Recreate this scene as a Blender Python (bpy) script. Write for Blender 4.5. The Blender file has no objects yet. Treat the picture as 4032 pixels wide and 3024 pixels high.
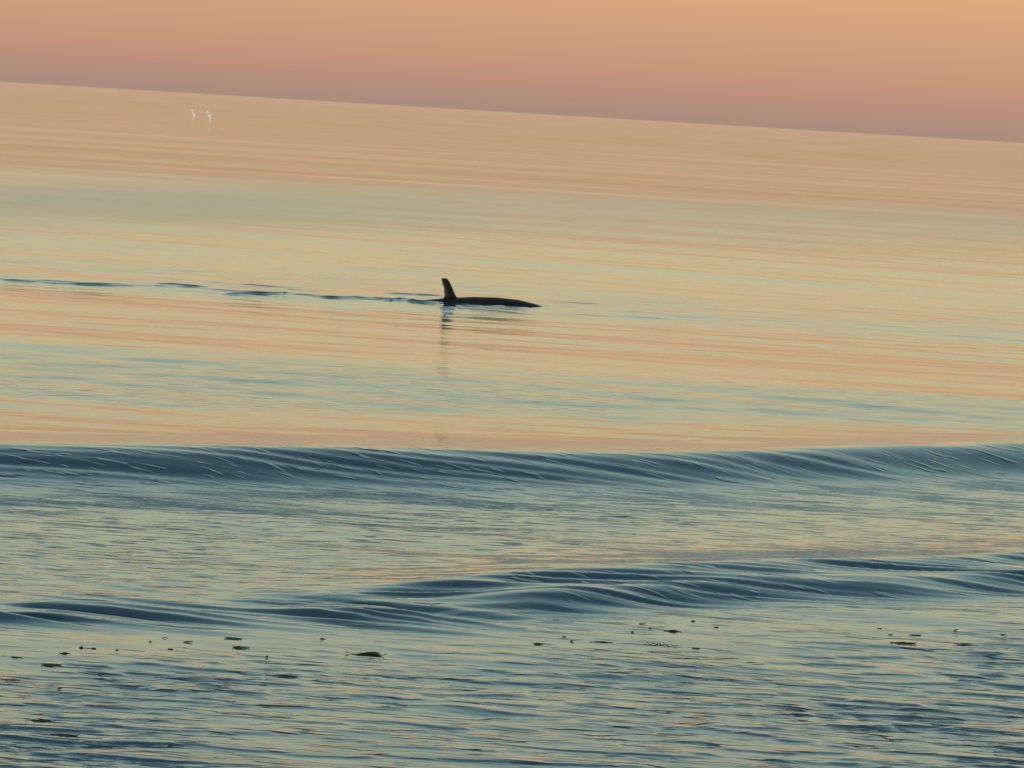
import bpy, bmesh, math, random
import numpy as np
from mathutils import Vector, Matrix

# ------------------------------------------------------------------ camera
S = bpy.context.scene
C = S.collection
EYE = 3.2
cd = bpy.data.cameras.new('camera'); cam = bpy.data.objects.new('camera', cd); C.objects.link(cam)
cd.sensor_width = 36; cd.angle = math.radians(12); cd.clip_start = 0.5; cd.clip_end = 200000
PITCH, ROLL = math.radians(3.19), math.radians(3.435)
Fv = Vector((0, math.cos(PITCH), -math.sin(PITCH))); U0 = Vector((0, math.sin(PITCH), math.cos(PITCH))); X0 = Vector((1, 0, 0))
Rv = math.cos(ROLL)*X0 + math.sin(ROLL)*U0; Uv = -math.sin(ROLL)*X0 + math.cos(ROLL)*U0
M = Matrix((Rv, Uv, -Fv)).transposed().to_4x4(); M.translation = (0, 0, EYE)
cam.matrix_world = M
S.camera = cam
S.render.resolution_x, S.render.resolution_y = 1024, 768

# ------------------------------------------------------------------ sky and sun
S.view_settings.view_transform = 'Standard'; S.view_settings.look = 'None'
S.view_settings.exposure = 0; S.view_settings.gamma = 1
SUN_EL, SUN_AZ = math.radians(3), math.radians(205)     # low behind the camera, azimuth clockwise from +Y

def lin(c):
    return tuple((v/255/12.92 if v <= 10.3 else ((v/255+.055)/1.055)**2.4) for v in c)

w = bpy.data.worlds.new('World'); S.world = w; w.use_nodes = True
nt = w.node_tree; nt.nodes.clear(); N = nt.nodes.new; L = nt.links.new
out = N('ShaderNodeOutputWorld'); add = N('ShaderNodeAddShader')
bg1 = N('ShaderNodeBackground'); bg2 = N('ShaderNodeBackground')
sky = N('ShaderNodeTexSky'); sky.sky_type = 'NISHITA'; sky.sun_disc = False
sky.sun_elevation = SUN_EL; sky.sun_rotation = SUN_AZ
L(sky.outputs[0], bg2.inputs[0]); bg2.inputs[1].default_value = 0.004
tc = N('ShaderNodeTexCoord'); sx = N('ShaderNodeSeparateXYZ'); L(tc.outputs['Generated'], sx.inputs[0])
def mth(op, a, b=None):
    n = N('ShaderNodeMath'); n.operation = op; n.use_clamp = False
    for i, v in enumerate((a, b)):
        if v is None: continue
        if isinstance(v, (int, float)): n.inputs[i].default_value = v
        else: L(v, n.inputs[i])
    return n.outputs[0]
el = mth('DIVIDE', mth('ARCSINE', mth('MAXIMUM', sx.outputs[2], 0.0)), math.pi/2)
# faint banding of the haze
nz = N('ShaderNodeTexNoise'); mp = N('ShaderNodeMapping'); L(tc.outputs['Generated'], mp.inputs[0])
mp.inputs['Scale'].default_value = (3, 3, 260); L(mp.outputs[0], nz.inputs[0]); nz.inputs['Scale'].default_value = 1; nz.inputs['Detail'].default_value = 2
el = mth('ADD', el, mth('MULTIPLY', mth('SUBTRACT', nz.outputs[0], 0.5), 0.0012))
pos = mth('POWER', mth('MAXIMUM', el, 0.0), 0.5)
rp = N('ShaderNodeValToRGB'); L(pos, rp.inputs[0]); rp.color_ramp.interpolation = 'LINEAR'
STOPS = [   # elevation in degrees, linear radiance
    (0.00, lin((168, 140, 125))), (0.16, lin((175, 142, 125))), (0.34, lin((185, 143, 124))), (0.55, lin((196, 149, 124))),
    (0.9, lin((204, 155, 124))), (1.6, lin((217, 168, 127))), (2.2, (.88, .605, .295)), (3.0, (.735, .63, .36)),
    (4.5, (.66, .655, .42)), (6.2, (.66, .70, .48)), (8.5, (.61, .69, .53)), (12.0, (.55, .71, .60)), (18.0, (.47, .70, .66)),
    (26.0, (.33, .56, .60)), (38.0, (.17, .33, .41)), (60.0, (.09, .20, .28)), (90.0, (.07, .15, .22))]
cr = rp.color_ramp
cr.elements[0].position = 0.0; cr.elements[1].position = 1.0
for e, c in STOPS[1:-1]: cr.elements.new(math.sqrt(e/90))
for (e, c), s_ in zip(STOPS, cr.elements): s_.color = (*c, 1)
L(rp.outputs[0], bg1.inputs[0]); bg1.inputs[1].default_value = 1.0
L(bg1.outputs[0], add.inputs[0]); L(bg2.outputs[0], add.inputs[1]); L(add.outputs[0], out.inputs[0])

sl = bpy.data.lights.new('sun', 'SUN'); sl.energy = 3.0; sl.angle = math.radians(0.5); sl.color = (1, .72, .5)
so = bpy.data.objects.new('sun', sl); C.objects.link(so)
sd = Vector((math.sin(SUN_AZ)*math.cos(SUN_EL), math.cos(SUN_AZ)*math.cos(SUN_EL), math.sin(SUN_EL)))
so.rotation_euler = sd.to_track_quat('Z', 'Y').to_euler(); so.location = (0, -20, 20)

# ------------------------------------------------------------------ helpers
def tag(o, label=None, cat=None, group=None, kind=None):
    for k, v in (('label', label), ('category', cat), ('group', group), ('kind', kind)):
        if v: o[k] = v
    return o
def obj(name, bm, mat, parent=None, smooth=True):
    me = bpy.data.meshes.new(name); bm.normal_update(); bm.to_mesh(me); bm.free()
    me.materials.append(mat)
    if smooth: me.shade_smooth()
    o = bpy.data.objects.new(name, me); C.objects.link(o)
    if parent: o.parent = parent
    return o
def smooth01(t): t = np.clip(t, 0, 1); return t*t*(3-2*t)

# ------------------------------------------------------------------ height of the sea, in metres, as a function of the place
def vnoise(x, y, seed):
    rng = np.random.RandomState(seed); T = rng.rand(256, 256).astype(np.float32)
    xi = np.floor(x).astype(np.int64); yi = np.floor(y).astype(np.int64)
    fx = smooth01(x-xi); fy = smooth01(y-yi)
    a = T[xi & 255, yi & 255]; b = T[(xi+1) & 255, yi & 255]; c = T[xi & 255, (yi+1) & 255]; d = T[(xi+1) & 255, (yi+1) & 255]
    return (a*(1-fx)+b*fx)*(1-fy)+(c*(1-fx)+d*fx)*fy
def chop(x, y, dr, l0, l1, n, seed, spread, heading=0.0):
    """sum of sine waves with unit rms slope, wavelengths l0..l1; what the sheet cannot carry (spacing dr) is dropped"""
    rng = np.random.RandomState(seed); z = np.zeros_like(x)
    for i in range(n):
        lam = l0*(l1/l0)**((i+rng.rand())/n); th = heading + rng.normal(0, spread)
        k = 2*math.pi/lam; a = math.sqrt(2.0/n)/k
        z += a*smooth01((lam/dr-2.5)/3)*np.sin(k*(np.sin(th)*x+np.cos(th)*y)+rng.rand()*6.283).astype(np.float32)
    return z
P1 = np.polyfit([-4.1, -2.6, 0, 2.5, 4.95], [39.7, 40.3, 42.25, 44.75, 47.3], 2)
def crest1(x):
    xc = np.clip(x, -9, 9); y = np.polyval(P1, xc); return y + (x-xc)*0.5
def crest2(x): return np.interp(x, [-6, -3.0, -.92, .36, 1.95, 3.78, 6, 12], [27.8, 29.9, 31.4, 33.2, 34.4, 36.6, 39.0, 43])
def crest2b(x): return np.interp(x, [-6, -3, .21, 1.29, 3.69, 6, 12], [26, 29.4, 31.75, 33.0, 35.2, 37.4, 42.5])
def crest3(x): return np.interp(x, [-12, -6, -3.6, -2.9, -2.04, -1.2, -.4, 2, 8], [24.6, 27.6, 29.2, 29.75, 30.5, 30.6, 30.9, 31.8, 36.5])
def breaker(s, h, face, back):
    """cross-section of one small wave: short face towards the beach (s<0), long back"""
    return h*np.where(s < 0, np.exp(-np.abs(s/face)**2.2), 1/(1+(s/back)**2))
def place(px, py, z=0.0):
    """point of the water plane seen at a spot of the 4032 x 3024 photograph"""
    f = 2016/math.tan(math.radians(6)); d = Fv+(px-2016)/f*Rv+(1512-py)/f*Uv; t = (z-EYE)/d.z
    return d.x*t, d.y*t
WAKE = []   # short steep ripples round the animal: x0, y0, x1, y1, height, width
def wake(x0, y0, x1, y1, a, w_): WAKE.append((x0, y0, x1, y1, a, w_))
for px0, py0, px1, py1, a_, w_ in [
    (-60, 1090, 700, 1131, .011, .05), (640, 1128, 1300, 1166, .009, .05), (1180, 1164, 1760, 1192, .010, .04), (1130, 1157, 1290, 1167, .012, .04),
    (-40, 1092, 180, 1107, .014, .05), (160, 1107, 540, 1125, .017, .045), (612, 1116, 830, 1131, .018, .045), (600, 1126, 700, 1129, .010, .04),
    (800, 1109, 1195, 1133, .012, .04), (865, 1153, 1165, 1156, .027, .055), (620, 1150, 665, 1148, .012, .04), (1255, 1168, 1470, 1176, .022, .05),
    (1440, 1174, 1620, 1182, .022, .05), (1520, 1156, 1750, 1168, .020, .045), (1500, 1184, 1600, 1178, .020, .05), (1570, 1180, 1730, 1197, .026, .055),
    (2160, 1192, 2370, 1200, .014, .045), (1975, 1209, 2085, 1214, .014, .045), (1120, 1140, 1260, 1152, .010, .04), (1720, 1207, 1800, 1209, .022, .05),
    (1730, 1218, 1790, 1217, .018, .05), (1722, 1230, 1790, 1232, .016, .05), (1800, 1212, 1850, 1216, .012, .04), (1798, 1201, 1900, 1206, .020, .05), (1880, 1206, 2000, 1207, .012, .045), (1200, 1190, 1240, 1189, .010, .04)]:
    (x0_, y0_), (x1_, y1_) = place(px0, py0, .012), place(px1, py1, .012)
    wake(x0_, y0_, x1_, y1_, a_*1.35, w_*.95)
for px0, py0, px1, py1, a_, w_ in [(1120, 2385, 1700, 2440, .022, .18),
                                   (950, 2305, 1300, 2350, .018, .14), (350, 2290, 800, 2330, .014, .12)]:
    (x0_, y0_), (x1_, y1_) = place(px0, py0, .02), place(px1, py1, .02)
    wake(x0_, y0_, x1_, y1_, a_, w_)
def sea(x, y, dr):
    x = np.asarray(x, np.float32); y = np.asarray(y, np.float32); dr = np.asarray(dr, np.float32)
    r = np.hypot(x, y)
    z = np.zeros_like(x)
    c1 = crest1(x)
    q = y-c1+42.25+1.1*(vnoise(x*.5, y*.25, 3)-.5)          # distance measured along with the slanting breakers
    near = smooth01((60-r)/14)
    d = q*near + (r+3.0*(vnoise(x*.12, y*.05, 4)-.5))*(1-near)
    side = smooth01((14-np.abs(np.degrees(np.arctan2(x, np.maximum(y, .01)))))/4)
    # where the surface is ruffled and where it lies slick (rms slope)
    ruf = np.interp(d, [0, 20, 27.2, 28.6, 30.6, 31.4, 34.0, 35.2, 38.5, 40.0, 45, 50, 52.0, 54, 57.5, 60, 71, 76, 105, 116, 150, 180, 400],
                       [.050, .048, .045, .018, .016, .022, .016, .017, .016, .013, .010, .010, .022, .034, .030, .008, .009, .019, .015, .024, .024, .012, .012]).astype(np.float32)
    pat = smooth01((vnoise(x*.45, y*.16, 5)*.6+vnoise(x*1.1+7, y*.5, 6)*.4-.28)/.45)
    ruf = ruf*(.55+.8*pat)
    nb = smooth01((30-d)/3)
    z += ruf*(.62*chop(x, y, dr, .35, .95, 26, 11, .5)+(.72-.45*nb)*chop(x, y, dr, .95, 2.6, 16, 12, .5))
    # small sharp ripples, in groups
    grp = smooth01((vnoise(x*1.0, y*.6, 21)-.25)/.45)*smooth01((vnoise(x*.35+3, y*.2, 22)-.15)/.4)
    amp = np.interp(d, [0, 27, 28.7, 29.5, 31, 33.5, 34.8, 38.3, 39.8, 46, 51, 53, 57.5, 59, 400], [.105, .095, .06, .012, .012, .03, .035, .03, .012, .004, .004, .04, .03, .004, .0]).astype(np.float32)
    c = (.85*chop(x, y, dr, .24, .62, 24, 13, .30)*nb+chop(x, y, dr, .12, .32, 26, 16, .32)*(1-.3*nb))/.022
    c = .022*(np.exp(.75*np.clip(c, -3, 2.6))-1)/.95
    z += amp*(.50*nb*(.75+.45*pat)+grp*(1-.5*nb))*c
    # swell far out
    z += .0045*chop(x, y, dr, 4, 11, 14, 14, .35, .1)+.003*chop(x, y, dr, 14, 60, 12, 15, .3, .05)*smooth01((r-40)/60)
    # long low swells: the surface leans a little to and fro
    dd = np.array([0, 44, 46, 51.5, 53, 58.5, 60.5, 71, 73, 104, 112, 150, 165, 230, 260, 60000.])
    tt = np.array([0, 0, -.005, -.005, .015, .014, -.005, -.004, .008, .008, .008, .004, -.004, -.004, 0, 0])
    gx = np.linspace(0, 400, 4001); hh = np.concatenate([[0], np.cumsum(np.interp(gx[1:]-.05, dd, tt))*.1])
    z += np.interp(d, gx, hh-np.interp(80.5, gx, hh)*smooth01((gx-70)/8)).astype(np.float32)
    # breakers
    s1 = (y-c1)*.80+.10*np.sin(x*1.3)+.16*(vnoise(x*.8, x*0+.5, 31)-.5)
    h1 = .240*(1+.06*np.sin(x*.9+3.4))
    z += side*(breaker(s1+.05*(vnoise(x*2.5, y*.3, 35)-.5), h1, .72, 2.2)+.03*breaker(s1+.55, 1, 1.1, 1.6))
    face1 = np.exp(-((s1+.55)/.5)**2)
    s2 = (y-crest2(x))*.8+.12*np.sin(x*2.1+.5)
    e2 = smooth01((x+1.9)/1.9)
    z += side*e2*breaker(s2, .078, .38, 1.3)
    s2b = (y-crest2b(x))*.8+.08*np.sin(x*2.7)
    e2b = smooth01((x+.7)/1.2)
    z += side*e2b*breaker(s2b, .100, .40, .9)
    s3 = (y-crest3(x))*.9+.10*np.sin(x*2.9+1)
    e3 = smooth01((1.0-x)/1.6)
    env3 = side*e3*np.exp(-((s3+.45)/.62)**2)*np.clip(.5+.9*smooth01((vnoise(x*1.3+y*.9, y*.5, 33)-.2)/.5), 0, 1.2)
    z += env3*(.018+.19*chop(x*.30+y*.12, y+.30*x, dr, .34, .85, 18, 43, .30)+.22*chop(x*.30+y*.12, y+.22*x, dr, .14, .34, 18, 44, .30))
    face2 = e2*np.exp(-((s2+.35)/.35)**2)+e2b*np.exp(-((s2b+.4)/.42)**2)
    # slanting ridges that run down the faces
    u = x*.80+y*.60; v = y*.80-x*.60
    rid = chop(u*.28+v*.55, v+.30*u, dr, .30, .9, 18, 41, .28)
    rid2 = chop(u*.20+v*.45, v+.34*u, dr, .12, .30, 18, 42, .25)
    z += side*(face1*(.045*rid+.165*rid2)+np.clip(face2, 0, 1.2)*(.08*rid+.26*rid2))
    # wake
    for (x0, y0, x1, y1, a, wd) in WAKE:
        t = (x-x0)/(x1-x0); m = (t > -.02) & (t < 1.02) & (np.abs(y-(y0+y1)/2) < 2)
        if not np.any(m): continue
        tm = t[m]; yc = y0+(y1-y0)*tm+.06*np.sin(x[m]*6+y0*9)+.035*np.sin(x[m]*15+y0)
        prof = np.clip(4*tm*(1-tm), 0, 1)**.5*(.88+.16*np.sin(x[m]*7.3+a*900))
        s = y[m]-yc
        z[m] += a*prof*np.where(s < 0, np.exp(-(s/wd)**2), np.exp(-(s/(wd*3.2))**2))
    b = np.exp(-((x+.4)/1.9)**2-((y-81.0)/1.3)**2)
    z += .045*b*chop(x, y, dr, .30, 1.3, 18, 51, .7)
    return z

# ------------------------------------------------------------------ sea surface: one sheet, finer where one looks
def radii():
    rr = list(np.linspace(0.6, 20, 50))
    r = 20.0
    while r < 60000:
        st = r*r/EYE*(.000088 if r < 45 else .00013)
        if 78.2 < r < 82.0: st = min(st, .024)
        elif 82.0 <= r < 84: st = min(st, .04)
        elif 74 < r < 88: st = min(st, .11)
        st = min(st, r*.06)
        r += st; rr.append(r)
    return np.array(rr)
RR = radii()
fine = np.radians(np.linspace(-8.6, 8.6, 600))
coarse = np.radians(np.concatenate([np.linspace(8.6, 24, 34)[1:], np.linspace(24, 180, 40)[1:]]))
AZ = np.concatenate([-coarse[::-1][1:], fine, coarse])          # one column at 180 degrees, closed round
nr, na = len(RR), len(AZ)
Rg, Ag = np.meshgrid(RR, AZ, indexing='ij')
Xg = (Rg*np.sin(Ag)).astype(np.float32); Yg = (Rg*np.cos(Ag)).astype(np.float32)
DR = np.gradient(RR); DA = np.gradient(AZ)
dr = np.maximum(DR[:, None]*np.ones(na), Rg*DA[None, :]*.6).astype(np.float32)
Zg = sea(Xg.ravel(), Yg.ravel(), dr.ravel()).reshape(nr, na)
Zg *= smooth01((9000-Rg)/6000).astype(np.float32)
co = np.stack([Xg, Yg, Zg], -1).reshape(-1, 3)
co = np.vstack([co, [[0, 0, 0]]]).astype(np.float32)
i, j = np.meshgrid(np.arange(nr-1), np.arange(na), indexing='ij'); j2 = (j+1) % na
quads = np.stack([i*na+j, (i*na+j2), ((i+1)*na+j2), ((i+1)*na+j)], -1).reshape(-1, 4)[:, ::-1]
jj = np.arange(na); tris = np.stack([np.full(na, nr*na), (jj+1) % na, jj], -1)
loops = np.concatenate([quads.ravel(), tris.ravel()]).astype(np.int32)
starts = np.concatenate([np.arange(len(quads))*4, len(quads)*4+np.arange(na)*3]).astype(np.int32)
me = bpy.data.meshes.new('sea_water')
me.vertices.add(len(co)); me.vertices.foreach_set('co', co.ravel())
me.loops.add(len(loops)); me.loops.foreach_set('vertex_index', loops)
me.polygons.add(len(starts)); me.polygons.foreach_set('loop_start', starts)
try: me.polygons.foreach_set('loop_total', np.concatenate([np.full(len(quads), 4), np.full(na, 3)]).astype(np.int32))
except Exception: pass
me.update(calc_edges=True); me.validate()
me.shade_smooth()
# ripples smaller than the sheet's spacing act as roughness
Rw = Rg+2.5*(vnoise(Xg*.1, Yg*.05, 61)-.5)*np.clip(Rg/80, 0, 3)+8*(vnoise(Xg*.06+9, Yg*.03, 63)-.5)*smooth01((Rg-80)/30)-1.5*np.clip(Xg, -16, 16)*smooth01((Rg-70)/30)*smooth01((260-Rg)/80)
ro = np.interp(Rw, [0, 30, 50, 52.5, 58, 60, 71, 76, 90, 112, 126, 146, 165, 200, 1000, 4000, 60000],
               [.03, .04, .045, .07, .07, .035, .035, .04, .05, .09, .125, .13, .11, .085, .085, .085, .085]).astype(np.float32)
ro += (.03*smooth01((Rw-105)/22)*smooth01((170-Rw)/30)*smooth01((1-Xg)/9)).astype(np.float32)
ro += (.03*(vnoise(Xg*.12+40, Yg*.05, 62)-.5)*smooth01((Rg-60)/40)).astype(np.float32)
at = me.attributes.new('unresolved_ripples', 'FLOAT', 'POINT')
at.data.foreach_set('value', np.concatenate([ro.ravel(), [.05]]).astype(np.float32))

# where little cat's-paws of wind wrinkle the water
qq = np.where(Rg < 60, Yg-crest1(Xg.ravel()).reshape(Xg.shape)+42.25, Rg)+.9*(vnoise(Xg*.5, Yg*.25, 3)-.5)
paw = np.interp(qq, [0, 27.5, 29.0, 31.2, 33.2, 34.8, 38.6, 39.8, 42.2, 42.6, 44, 51, 53, 58, 60, 71, 110, 118, 160, 180, 60000],
                [1.0, .95, .12, .15, .50, .66, .55, .12, .62, .05, .03, .05, .22, .20, .03, .03, .05, .15, .12, .03, 0])
paw = paw*(.35+.9*smooth01((vnoise(Xg*.9, Yg*.45, 71)*.6+vnoise(Xg*2.3, Yg*1.1, 72)*.4-.25)/.5))
at2 = me.attributes.new('wrinkle', 'FLOAT', 'POINT')
at2.data.foreach_set('value', np.concatenate([paw.ravel(), [.3]]).astype(np.float32))

def water_mat():
    m = bpy.data.materials.new('sea water'); m.use_nodes = True; n = m.node_tree; b = n.nodes['Principled BSDF']
    b.inputs['Base Color'].default_value = (.026, .052, .088, 1); b.inputs['IOR'].default_value = 1.34
    a = n.nodes.new('ShaderNodeAttribute'); a.attribute_name = 'unresolved_ripples'; n.links.new(a.outputs['Fac'], b.inputs['Roughness'])
    g = n.nodes.new('ShaderNodeNewGeometry')
    def nd(t, **k):
        q = n.nodes.new(t)
        for kk, v in k.items(): setattr(q, kk, v)
        return q
    def crinkle(scale, lo, hi, det):
        mp = nd('ShaderNodeMapping'); mp.inputs['Scale'].default_value = scale; mp.inputs['Rotation'].default_value = (0, 0, .08)
        n.links.new(g.outputs['Position'], mp.inputs[0])
        t = nd('ShaderNodeTexNoise'); t.inputs['Scale'].default_value = 1; t.inputs['Detail'].default_value = det; t.inputs['Roughness'].default_value = .55
        t.inputs['Distortion'].default_value = .3; n.links.new(mp.outputs[0], t.inputs['Vector'])
        r = nd('ShaderNodeMapRange', interpolation_type='SMOOTHSTEP'); r.inputs['From Min'].default_value = lo; r.inputs['From Max'].default_value = hi
        n.links.new(t.outputs[0], r.inputs['Value']); return r.outputs['Result']
    def mt(op, x, y):
        q = nd('ShaderNodeMath', operation=op)
        for i, v in enumerate((x, y)):
            if isinstance(v, (int, float)): q.inputs[i].default_value = v
            else: n.links.new(v, q.inputs[i])
        return q.outputs[0]
    wa = nd('ShaderNodeAttribute', attribute_name='wrinkle')
    sparse = mt('MULTIPLY', crinkle((3.0, 10, 0), .575, .73, 1.0), .024)
    fine = mt('MULTIPLY', crinkle((4.5, 14, 0), .52, .80, 1.5), .0060)
    hgt = mt('ADD', mt('ADD', mt('MULTIPLY', sparse, wa.outputs['Fac']), mt('MULTIPLY', fine, mt('POWER', wa.outputs['Fac'], 3.0))), mt('MULTIPLY', crinkle((7, 14, 0), .2, .8, 2), .0006))
    bp = nd('ShaderNodeBump'); bp.inputs['Strength'].default_value = 1; bp.inputs['Distance'].default_value = 1.0
    n.links.new(hgt, bp.inputs['Height']); n.links.new(bp.outputs[0], b.inputs['Normal'])
    return m
WATER = water_mat()
me.materials.append(WATER)
o = bpy.data.objects.new('sea_water', me); C.objects.link(o); tag(o, kind='structure')

def level(x, y): return float(sea(np.array([x]), np.array([y]), np.array([.05]))[0])

# ------------------------------------------------------------------ dolphin
def skin_mat(name, c1, c2, rough, scale):
    m = bpy.data.materials.new(name); m.use_nodes = True; n = m.node_tree; b = n.nodes['Principled BSDF']
    t = n.nodes.new('ShaderNodeTexNoise'); t.inputs['Scale'].default_value = scale; t.inputs['Detail'].default_value = 4
    tc = n.nodes.new('ShaderNodeTexCoord'); n.links.new(tc.outputs['Object'], t.inputs['Vector'])
    r = n.nodes.new('ShaderNodeValToRGB'); r.color_ramp.elements[0].position = .35; r.color_ramp.elements[1].position = .7
    r.color_ramp.elements[0].color = (*c1, 1); r.color_ramp.elements[1].color = (*c2, 1)
    n.links.new(t.outputs[0], r.inputs[0]); n.links.new(r.outputs[0], b.inputs['Base Color'])
    b.inputs['Roughness'].default_value = rough; b.inputs['Specular IOR Level'].default_value = .18
    bp = n.nodes.new('ShaderNodeBump'); bp.inputs['Strength'].default_value = .2; bp.inputs['Distance'].default_value = .004
    n.links.new(t.outputs[0], bp.inputs['Height']); n.links.new(bp.outputs[0], b.inputs['Normal'])
    return m
SKIN = skin_mat('wet dark hide', (.004, .004, .005), (.012, .010, .009), .5, 6)
def loft(bm, rings):
    vs = [[bm.verts.new(p) for p in r] for r in rings]; n = len(vs[0])
    for a, b in zip(vs[:-1], vs[1:]):
        for k in range(n): bm.faces.new((a[k], a[(k+1) % n], b[(k+1) % n], b[k]))
    for r, rev in ((vs[0], 1), (vs[-1], 0)): bm.faces.new(r[::-1] if rev else r)
def dolphin():
    bm = bmesh.new()
    # s along the spine, z of the back, half height, half width
    prof = [(-2.62, -.30, .035, .05), (-2.4, -.245, .06, .045), (-2.0, -.15, .10, .07), (-1.5, -.055, .16, .12), (-1.0, -.005, .24, .19), (-.5, .045, .31, .26),
            (0, .100, .36, .31), (.4, .130, .38, .34), (.8, .132, .37, .34), (1.15, .105, .34, .31), (1.45, .045, .30, .27), (1.7, -.03, .26, .23),
            (1.92, -.12, .20, .18), (2.06, -.22, .13, .12), (2.12, -.30, .07, .07), (2.3, -.33, .045, .05), (2.46, -.345, .03, .035)]
    rings = []
    for s, zt, hh, hw in prof:
        rings.append([(s, hw*math.cos(2*math.pi*k/24), zt-hh+hh*math.sin(2*math.pi*k/24)) for k in range(24)])
    loft(bm, rings)
    def foil(pts, thick, axis):
        rings = []
        for c, chord, th in pts:      # centre, chord along s, thickness
            rr_ = []
            for k in range(16):
                a = 2*math.pi*k/16; cx = .5*chord*math.cos(a); ty = .5*th*math.sin(a)*(1-.25*math.cos(a))
                p = Vector(c)+Vector((cx, 0, 0))+Vector(axis)*ty
                rr_.append(tuple(p))
            rings.append(rr_)
        loft(bm, rings)
    # dorsal fin, swept back with a blunt tip (front edge convex, rear edge hollow)
    foil([((.02, 0, .0), .25, .09), ((.006, 0, .10), .225, .075), ((-.004, 0, .14), .20, .066), ((-.017, 0, .18), .185, .058), ((-.040, 0, .26), .158, .046), ((-.068, 0, .32), .150, .040),
          ((-.092, 0, .37), .138, .036), ((-.106, 0, .40), .128, .034), ((-.114, 0, .418), .105, .03), ((-.117, 0, .430), .062, .022)], 1, (0, 1, 0))
    for sgn in (-1, 1):
        foil([((1.15, sgn*.2, -.40), .26, .06), ((1.02, sgn*.42, -.52), .22, .045), ((.86, sgn*.58, -.60), .13, .03), ((.76, sgn*.66, -.64), .05, .02)], 1, (0, .3, 1))
        foil([((-2.55, 0, -.32), .24, .05), ((-2.62, sgn*.2, -.33), .22, .04), ((-2.74, sgn*.38, -.335), .13, .03), ((-2.82, sgn*.47, -.34), .05, .02)], 1, (0, 0, 1))
    me = bpy.data.meshes.new('tmp'); bm.to_mesh(me); bm.free()
    t = bpy.data.objects.new('tmp', me); C.objects.link(t)
    md = t.modifiers.new('r', 'REMESH'); md.mode = 'VOXEL'; md.voxel_size = .018; md.use_smooth_shade = True
    sm = t.modifiers.new('s', 'SMOOTH'); sm.factor = .5; sm.iterations = 3
    dg = bpy.context.evaluated_depsgraph_get(); me2 = bpy.data.meshes.new_from_object(t.evaluated_get(dg))
    bpy.data.objects.remove(t)
    me2.name = 'dolphin'; me2.materials.clear(); me2.materials.append(SKIN); me2.shade_smooth()
    o = bpy.data.objects.new('dolphin', me2); C.objects.link(o)
    return o
DOL = dolphin()
DOL.location = (-1.10, 80.30, -.014); DOL.rotation_euler = (0, math.radians(-1.0), math.radians(14))
tag(DOL, 'dark dolphin swimming right, tall blunt dorsal fin and low back above the calm water', 'dolphin')

# ------------------------------------------------------------------ far white seabirds
FEATHER = skin_mat('white feathers', (.75, .74, .70), (.86, .85, .82), .7, 20)
def seabird(x, y, z, heading, tilt, label):
    bm = bmesh.new()
    rings = []
    for s, r_ in ((-.30, .015), (-.2, .05), (-.05, .085), (.08, .09), (.18, .06), (.25, .055), (.30, .04), (.36, .012)):
        rings.append([(s, r_*math.cos(k*.785), r_*.9*math.sin(k*.785)) for k in range(8)])
    loft(bm, rings)
    root = bpy.data.objects.new('seabird', None); C.objects.link(root)
    obj('body', bm, FEATHER, root)
    for sg in (-1, 1):
        bm = bmesh.new(); rings = []
        for yy, zz, ch, sh in ((.05, .03, .20, 0), (.28, .17, .19, .03), (.5, .22, .13, -.02), (.75, .20, .03, -.14)):
            rings.append([(sh+ch/2*math.cos(k*1.0472), sg*yy, zz+.012*math.sin(k*1.0472)) for k in range(6)])
        loft(bm, rings)
        obj('wing', bm, FEATHER, root)
    root.scale = (1.0, .8, 1.0); root.location = (x, y, z); root.rotation_euler = (tilt, -.35, heading)
    tag(root, label, 'seabird', 'far seabirds low over the sea')
x, y = place(762, 447); seabird(x*.8, y*.8, EYE*.2, .15, 1.5, 'tiny pale seabird far out below the horizon, the left and brighter one of two')
x, y = place(825, 454); seabird(x*.78, y*.78, EYE*.22, .1, 1.65, 'tiny pale seabird far out below the horizon, the right and fainter one of two')

# ------------------------------------------------------------------ floating seaweed
WEED = skin_mat('wet brown seaweed', (.005, .007, .006), (.018, .019, .011), .45, 60)
rnd = random.Random(5)
def blob(bm, pts, seg=7):
    """pts: centre, half width, half height -> knobbly spindle"""
    rings = []
    for c, wv, hv in pts:
        rings.append([(c[0], c[1]+wv*math.cos(k*2*math.pi/seg)*rnd.uniform(.75, 1.25), c[2]+hv*math.sin(k*2*math.pi/seg)*rnd.uniform(.75, 1.25)) for k in range(seg)])
    loft(bm, rings)
def strand(bm, pts, r_):
    seg = 5; rings = []
    for k, p in enumerate(pts):
        a = Vector(pts[max(k-1, 0)]); b = Vector(pts[min(k+1, len(pts)-1)]); t = (b-a).normalized()
        u = t.cross(Vector((0, 0, 1)));  u = u.normalized() if u.length > .01 else Vector((0, 1, 0)); v = u.cross(t)
        f = r_*(.35+.65*math.sin(math.pi*(k+.5)/len(pts)))*rnd.uniform(.8, 1.2)
        rings.append([tuple(Vector(p)+f*(math.cos(q*2*math.pi/seg)*u+math.sin(q*2*math.pi/seg)*v)) for q in range(seg)])
    loft(bm, rings)
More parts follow.
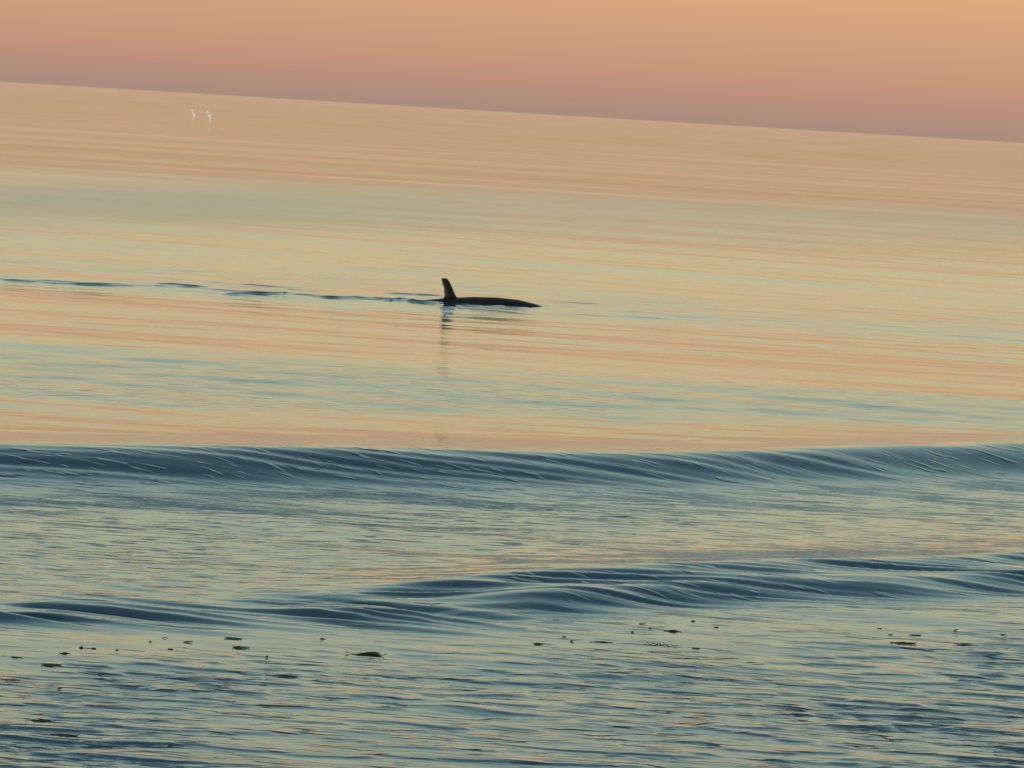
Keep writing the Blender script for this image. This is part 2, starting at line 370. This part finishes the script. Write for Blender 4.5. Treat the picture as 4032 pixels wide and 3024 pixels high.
def weed(px, py, wpx, kind, label, hpx=9):
    x, y = place(px, py); d = y; sc = d/19181.0; Lw = wpx*sc; H = hpx*sc*.75
    z = level(x, y); dy = z*y/EYE; x, y = x*(1-z/EYE), y-dy; z = level(x, y)
    bm = bmesh.new(); n = 9
    if kind == 'blade' or kind == 'double':
        for q in range(2 if kind == 'double' else 1):
            o0 = (.10*Lw, .30*Lw, H*.1) if q else (0, 0, 0); k_ = .55 if q else .8 if kind == 'double' else 1
            blob(bm, [((o0[0]+k_*Lw*(t-.5), o0[1]+.06*Lw*math.sin(t*5+px), o0[2]+H*(.10*math.sin(t*7+py)+.12)),
                       .06*Lw*math.sin(math.pi*(.04+.92*t))*rnd.uniform(.7, 1.2), .62*H*k_*math.sin(math.pi*(.03+.94*t))**.9*rnd.uniform(.75, 1.2)) for t in [k/(n-1) for k in range(n)]])
        for s_ in (-1, 1):
            strand(bm, [(s_*Lw*(.40+.14*t), .03*Lw*t, H*(.2+.55*t*rnd.uniform(.5, 1.2))) for t in (0, .35, .7, 1)], H*.13)
    elif kind == 'clump':
        blob(bm, [((Lw*(t-.5), 0, H*.15), .25*Lw*math.sin(math.pi*(.1+.8*t)), .55*H*math.sin(math.pi*(.08+.84*t))*rnd.uniform(.7, 1.15)) for t in [k/6 for k in range(7)]])
        for q in range(3):
            a = rnd.uniform(-1, 1)
            strand(bm, [(Lw*(.15*a+.4*a*t), .1*Lw*t, H*(.3+.8*t*rnd.uniform(.6, 1.1))) for t in (0, .4, .75, 1)], H*.12)
    elif kind == 'thin':
        strand(bm, [(Lw*(t-.5), .05*Lw*math.sin(t*6), H*.12) for t in [k/8 for k in range(9)]], H*.36)
    elif kind == 'arch':
        strand(bm, [(Lw*(t-.5), 0, H*(.9*math.sin(math.pi*t))) for t in [k/6 for k in range(7)]], H*.30)
    elif kind == 'pair':
        for c_, hh in ((-.38, 1.0), (.34, .8)):
            blob(bm, [((Lw*(c_+.26*(t-.5)), 0, H*.2), .07*Lw*math.sin(math.pi*(.1+.8*t)), .7*H*hh*math.sin(math.pi*(.08+.84*t))) for t in [k/5 for k in range(6)]])
        strand(bm, [(Lw*(t-.5)*.8, .02*Lw*math.sin(t*6), H*.05) for t in [k/6 for k in range(7)]], H*.2)
        strand(bm, [(-Lw*.36, 0, H*.5), (-Lw*.35, 0, H*1.1), (-Lw*.31, 0, H*1.6)], H*.15)
    elif kind == 'tangle':
        strand(bm, [(Lw*(t-.5), .05*Lw*math.sin(t*21), H*(.35+.5*math.sin(t*44+1)*(1-t))) for t in [k/44 for k in range(45)]], H*.17)
        strand(bm, [(Lw*(t-.5)*.75, .07*Lw*math.sin(t*31+2), H*(.35+.45*math.sin(t*33+2)*(1-t))) for t in [k/40 for k in range(41)]], H*.15)
    elif kind == 'upright':
        blob(bm, [((Lw*(t-.5), 0, H*(.2+.55*t)), .12*Lw, .34*H*math.sin(math.pi*(.15+.7*t))) for t in [k/5 for k in range(6)]])
        strand(bm, [(Lw*.15, 0, 0), (Lw*.18, 0, -H*.3), (Lw*.2, 0, -H*.9)], H*.15)
    o = obj('seaweed', bm, WEED); o.location = (x, y, z); o.rotation_euler[2] = rnd.uniform(-.12, .12)+.05
    tag(o, label, 'seaweed', 'bits of seaweed floating in front of the breakers')
BITS = [
 (66, 2589, 46, 'blade', 'short flat seaweed blade near the left edge, above one with a curled end', 7),
 (203, 2621, 78, 'blade', 'boat-shaped dark seaweed blade with a curled left end, left foreground', 10),
 (42, 2678, 72, 'blade', 'straight black stick-like seaweed blade at the far left edge of the ripples', 9),
 (255, 2574, 44, 'blade', 'pointed dark seaweed scrap between the left edge and the two-humped scrap', 9),
 (346, 2553, 70, 'pair', 'two-humped seaweed scrap joined by a thin strand, left on the peach water', 9),
 (460, 2561, 14, 'clump', 'tiny dark seaweed dot at the left end of a thin straight strand', 7),
 (592, 2527, 12, 'clump', 'tiny seaweed dot alone on the peach water left of the little arched strand', 7),
 (649, 2513, 22, 'arch', 'little arched seaweed strand like a hook on the peach water', 6),
 (741, 2530, 36, 'upright', 'small slanting seaweed scrap with a raised right tip', 10),
 (671, 2556, 22, 'clump', 'small low seaweed lump below the arched strand', 7),
 (918, 2514, 70, 'blade', 'broad dark seaweed blade, the upper of two lying above each other left of centre', 10),
 (949, 2551, 66, 'blade', 'dark seaweed blade with frayed curled ends, the lower of two left of centre', 11),
 (233, 2722, 20, 'upright', 'small upright seaweed tip standing out of the ripples at left', 12),
 (527, 2562, 86, 'thin', 'long thin straight seaweed strand on the peach water at left', 4),
 (1271, 2517, 24, 'clump', 'small dark seaweed knot alone above the big double blade', 9),
 (1443, 2579, 160, 'double', 'largest black seaweed piece, two long blades side by side left of centre', 17),
 (1108, 2661, 126, 'blade', 'long thin seaweed blade drooping at its right end, below the biggest piece', 9),
 (1050, 2588, 14, 'clump', 'tiny seaweed dot between the frayed blade and the drooping long blade', 9),
 (2118, 2536, 38, 'blade', 'short thick dark seaweed piece at the centre of the peach water', 10),
 (2221, 2508, 16, 'clump', 'tiny upper seaweed dot right of the short thick central piece', 7),
 (2252, 2527, 14, 'upright', 'tiny forked seaweed tip right of the short thick central piece', 10),
 (2368, 2530, 88, 'blade', 'long straight narrow seaweed blade right of centre', 8),
 (2531, 2457, 30, 'upright', 'small slanting seaweed scrap just under the right breaker, left of the bristly piece', 9),
 (2560, 2474, 12, 'clump', 'tiny seaweed dot under the slanting scrap by the right breaker', 6),
 (2649, 2486, 68, 'blade', 'bristly dark seaweed bar with feathery ends, right of centre', 10),
 (2741, 2554, 34, 'clump', 'small dark triangular seaweed scrap at the right end of the tangled strand', 8),
 (2606, 2541, 158, 'tangle', 'long tangled curly seaweed strand lying on the water right of centre', 11),
 (2728, 2447, 17, 'clump', 'tiny seaweed dot highest up under the right breaker', 8),
 (2820, 2471, 22, 'clump', 'small flat seaweed dot right of the bristly bar', 7),
 (2490, 2489, 12, 'clump', 'tiny seaweed dot left of the bristly bar and above the straight narrow blade', 7),
 (3558, 2534, 100, 'blade', 'long thick dark seaweed blade sloping down to the right, right foreground', 13),
 (3604, 2502, 46, 'blade', 'short flat seaweed blade just above the thick sloping one at right', 8),
 (3793, 2543, 50, 'blade', 'oval brown seaweed piece low at the far right', 12),
 (3763, 2484, 20, 'upright', 'small seaweed knot with a hanging tail at the far right', 9),
 (3464, 2475, 18, 'clump', 'tiny flat seaweed dot up left of the short flat blade at right', 5),
 (3506, 2500, 18, 'clump', 'tiny low seaweed dot directly left of the short flat blade at right', 6),
 (3952, 2501, 22, 'upright', 'tiny seaweed scrap nearest the right edge', 7),
 (159, 2840, 116, 'double', 'long black ragged double seaweed blade in the ripples at lower left, the upper of two', 11),
 (253, 2896, 112, 'blade', 'long black ragged seaweed blade sloping right at lower left, the lower of two', 13),
]
for b in BITS: weed(*b)
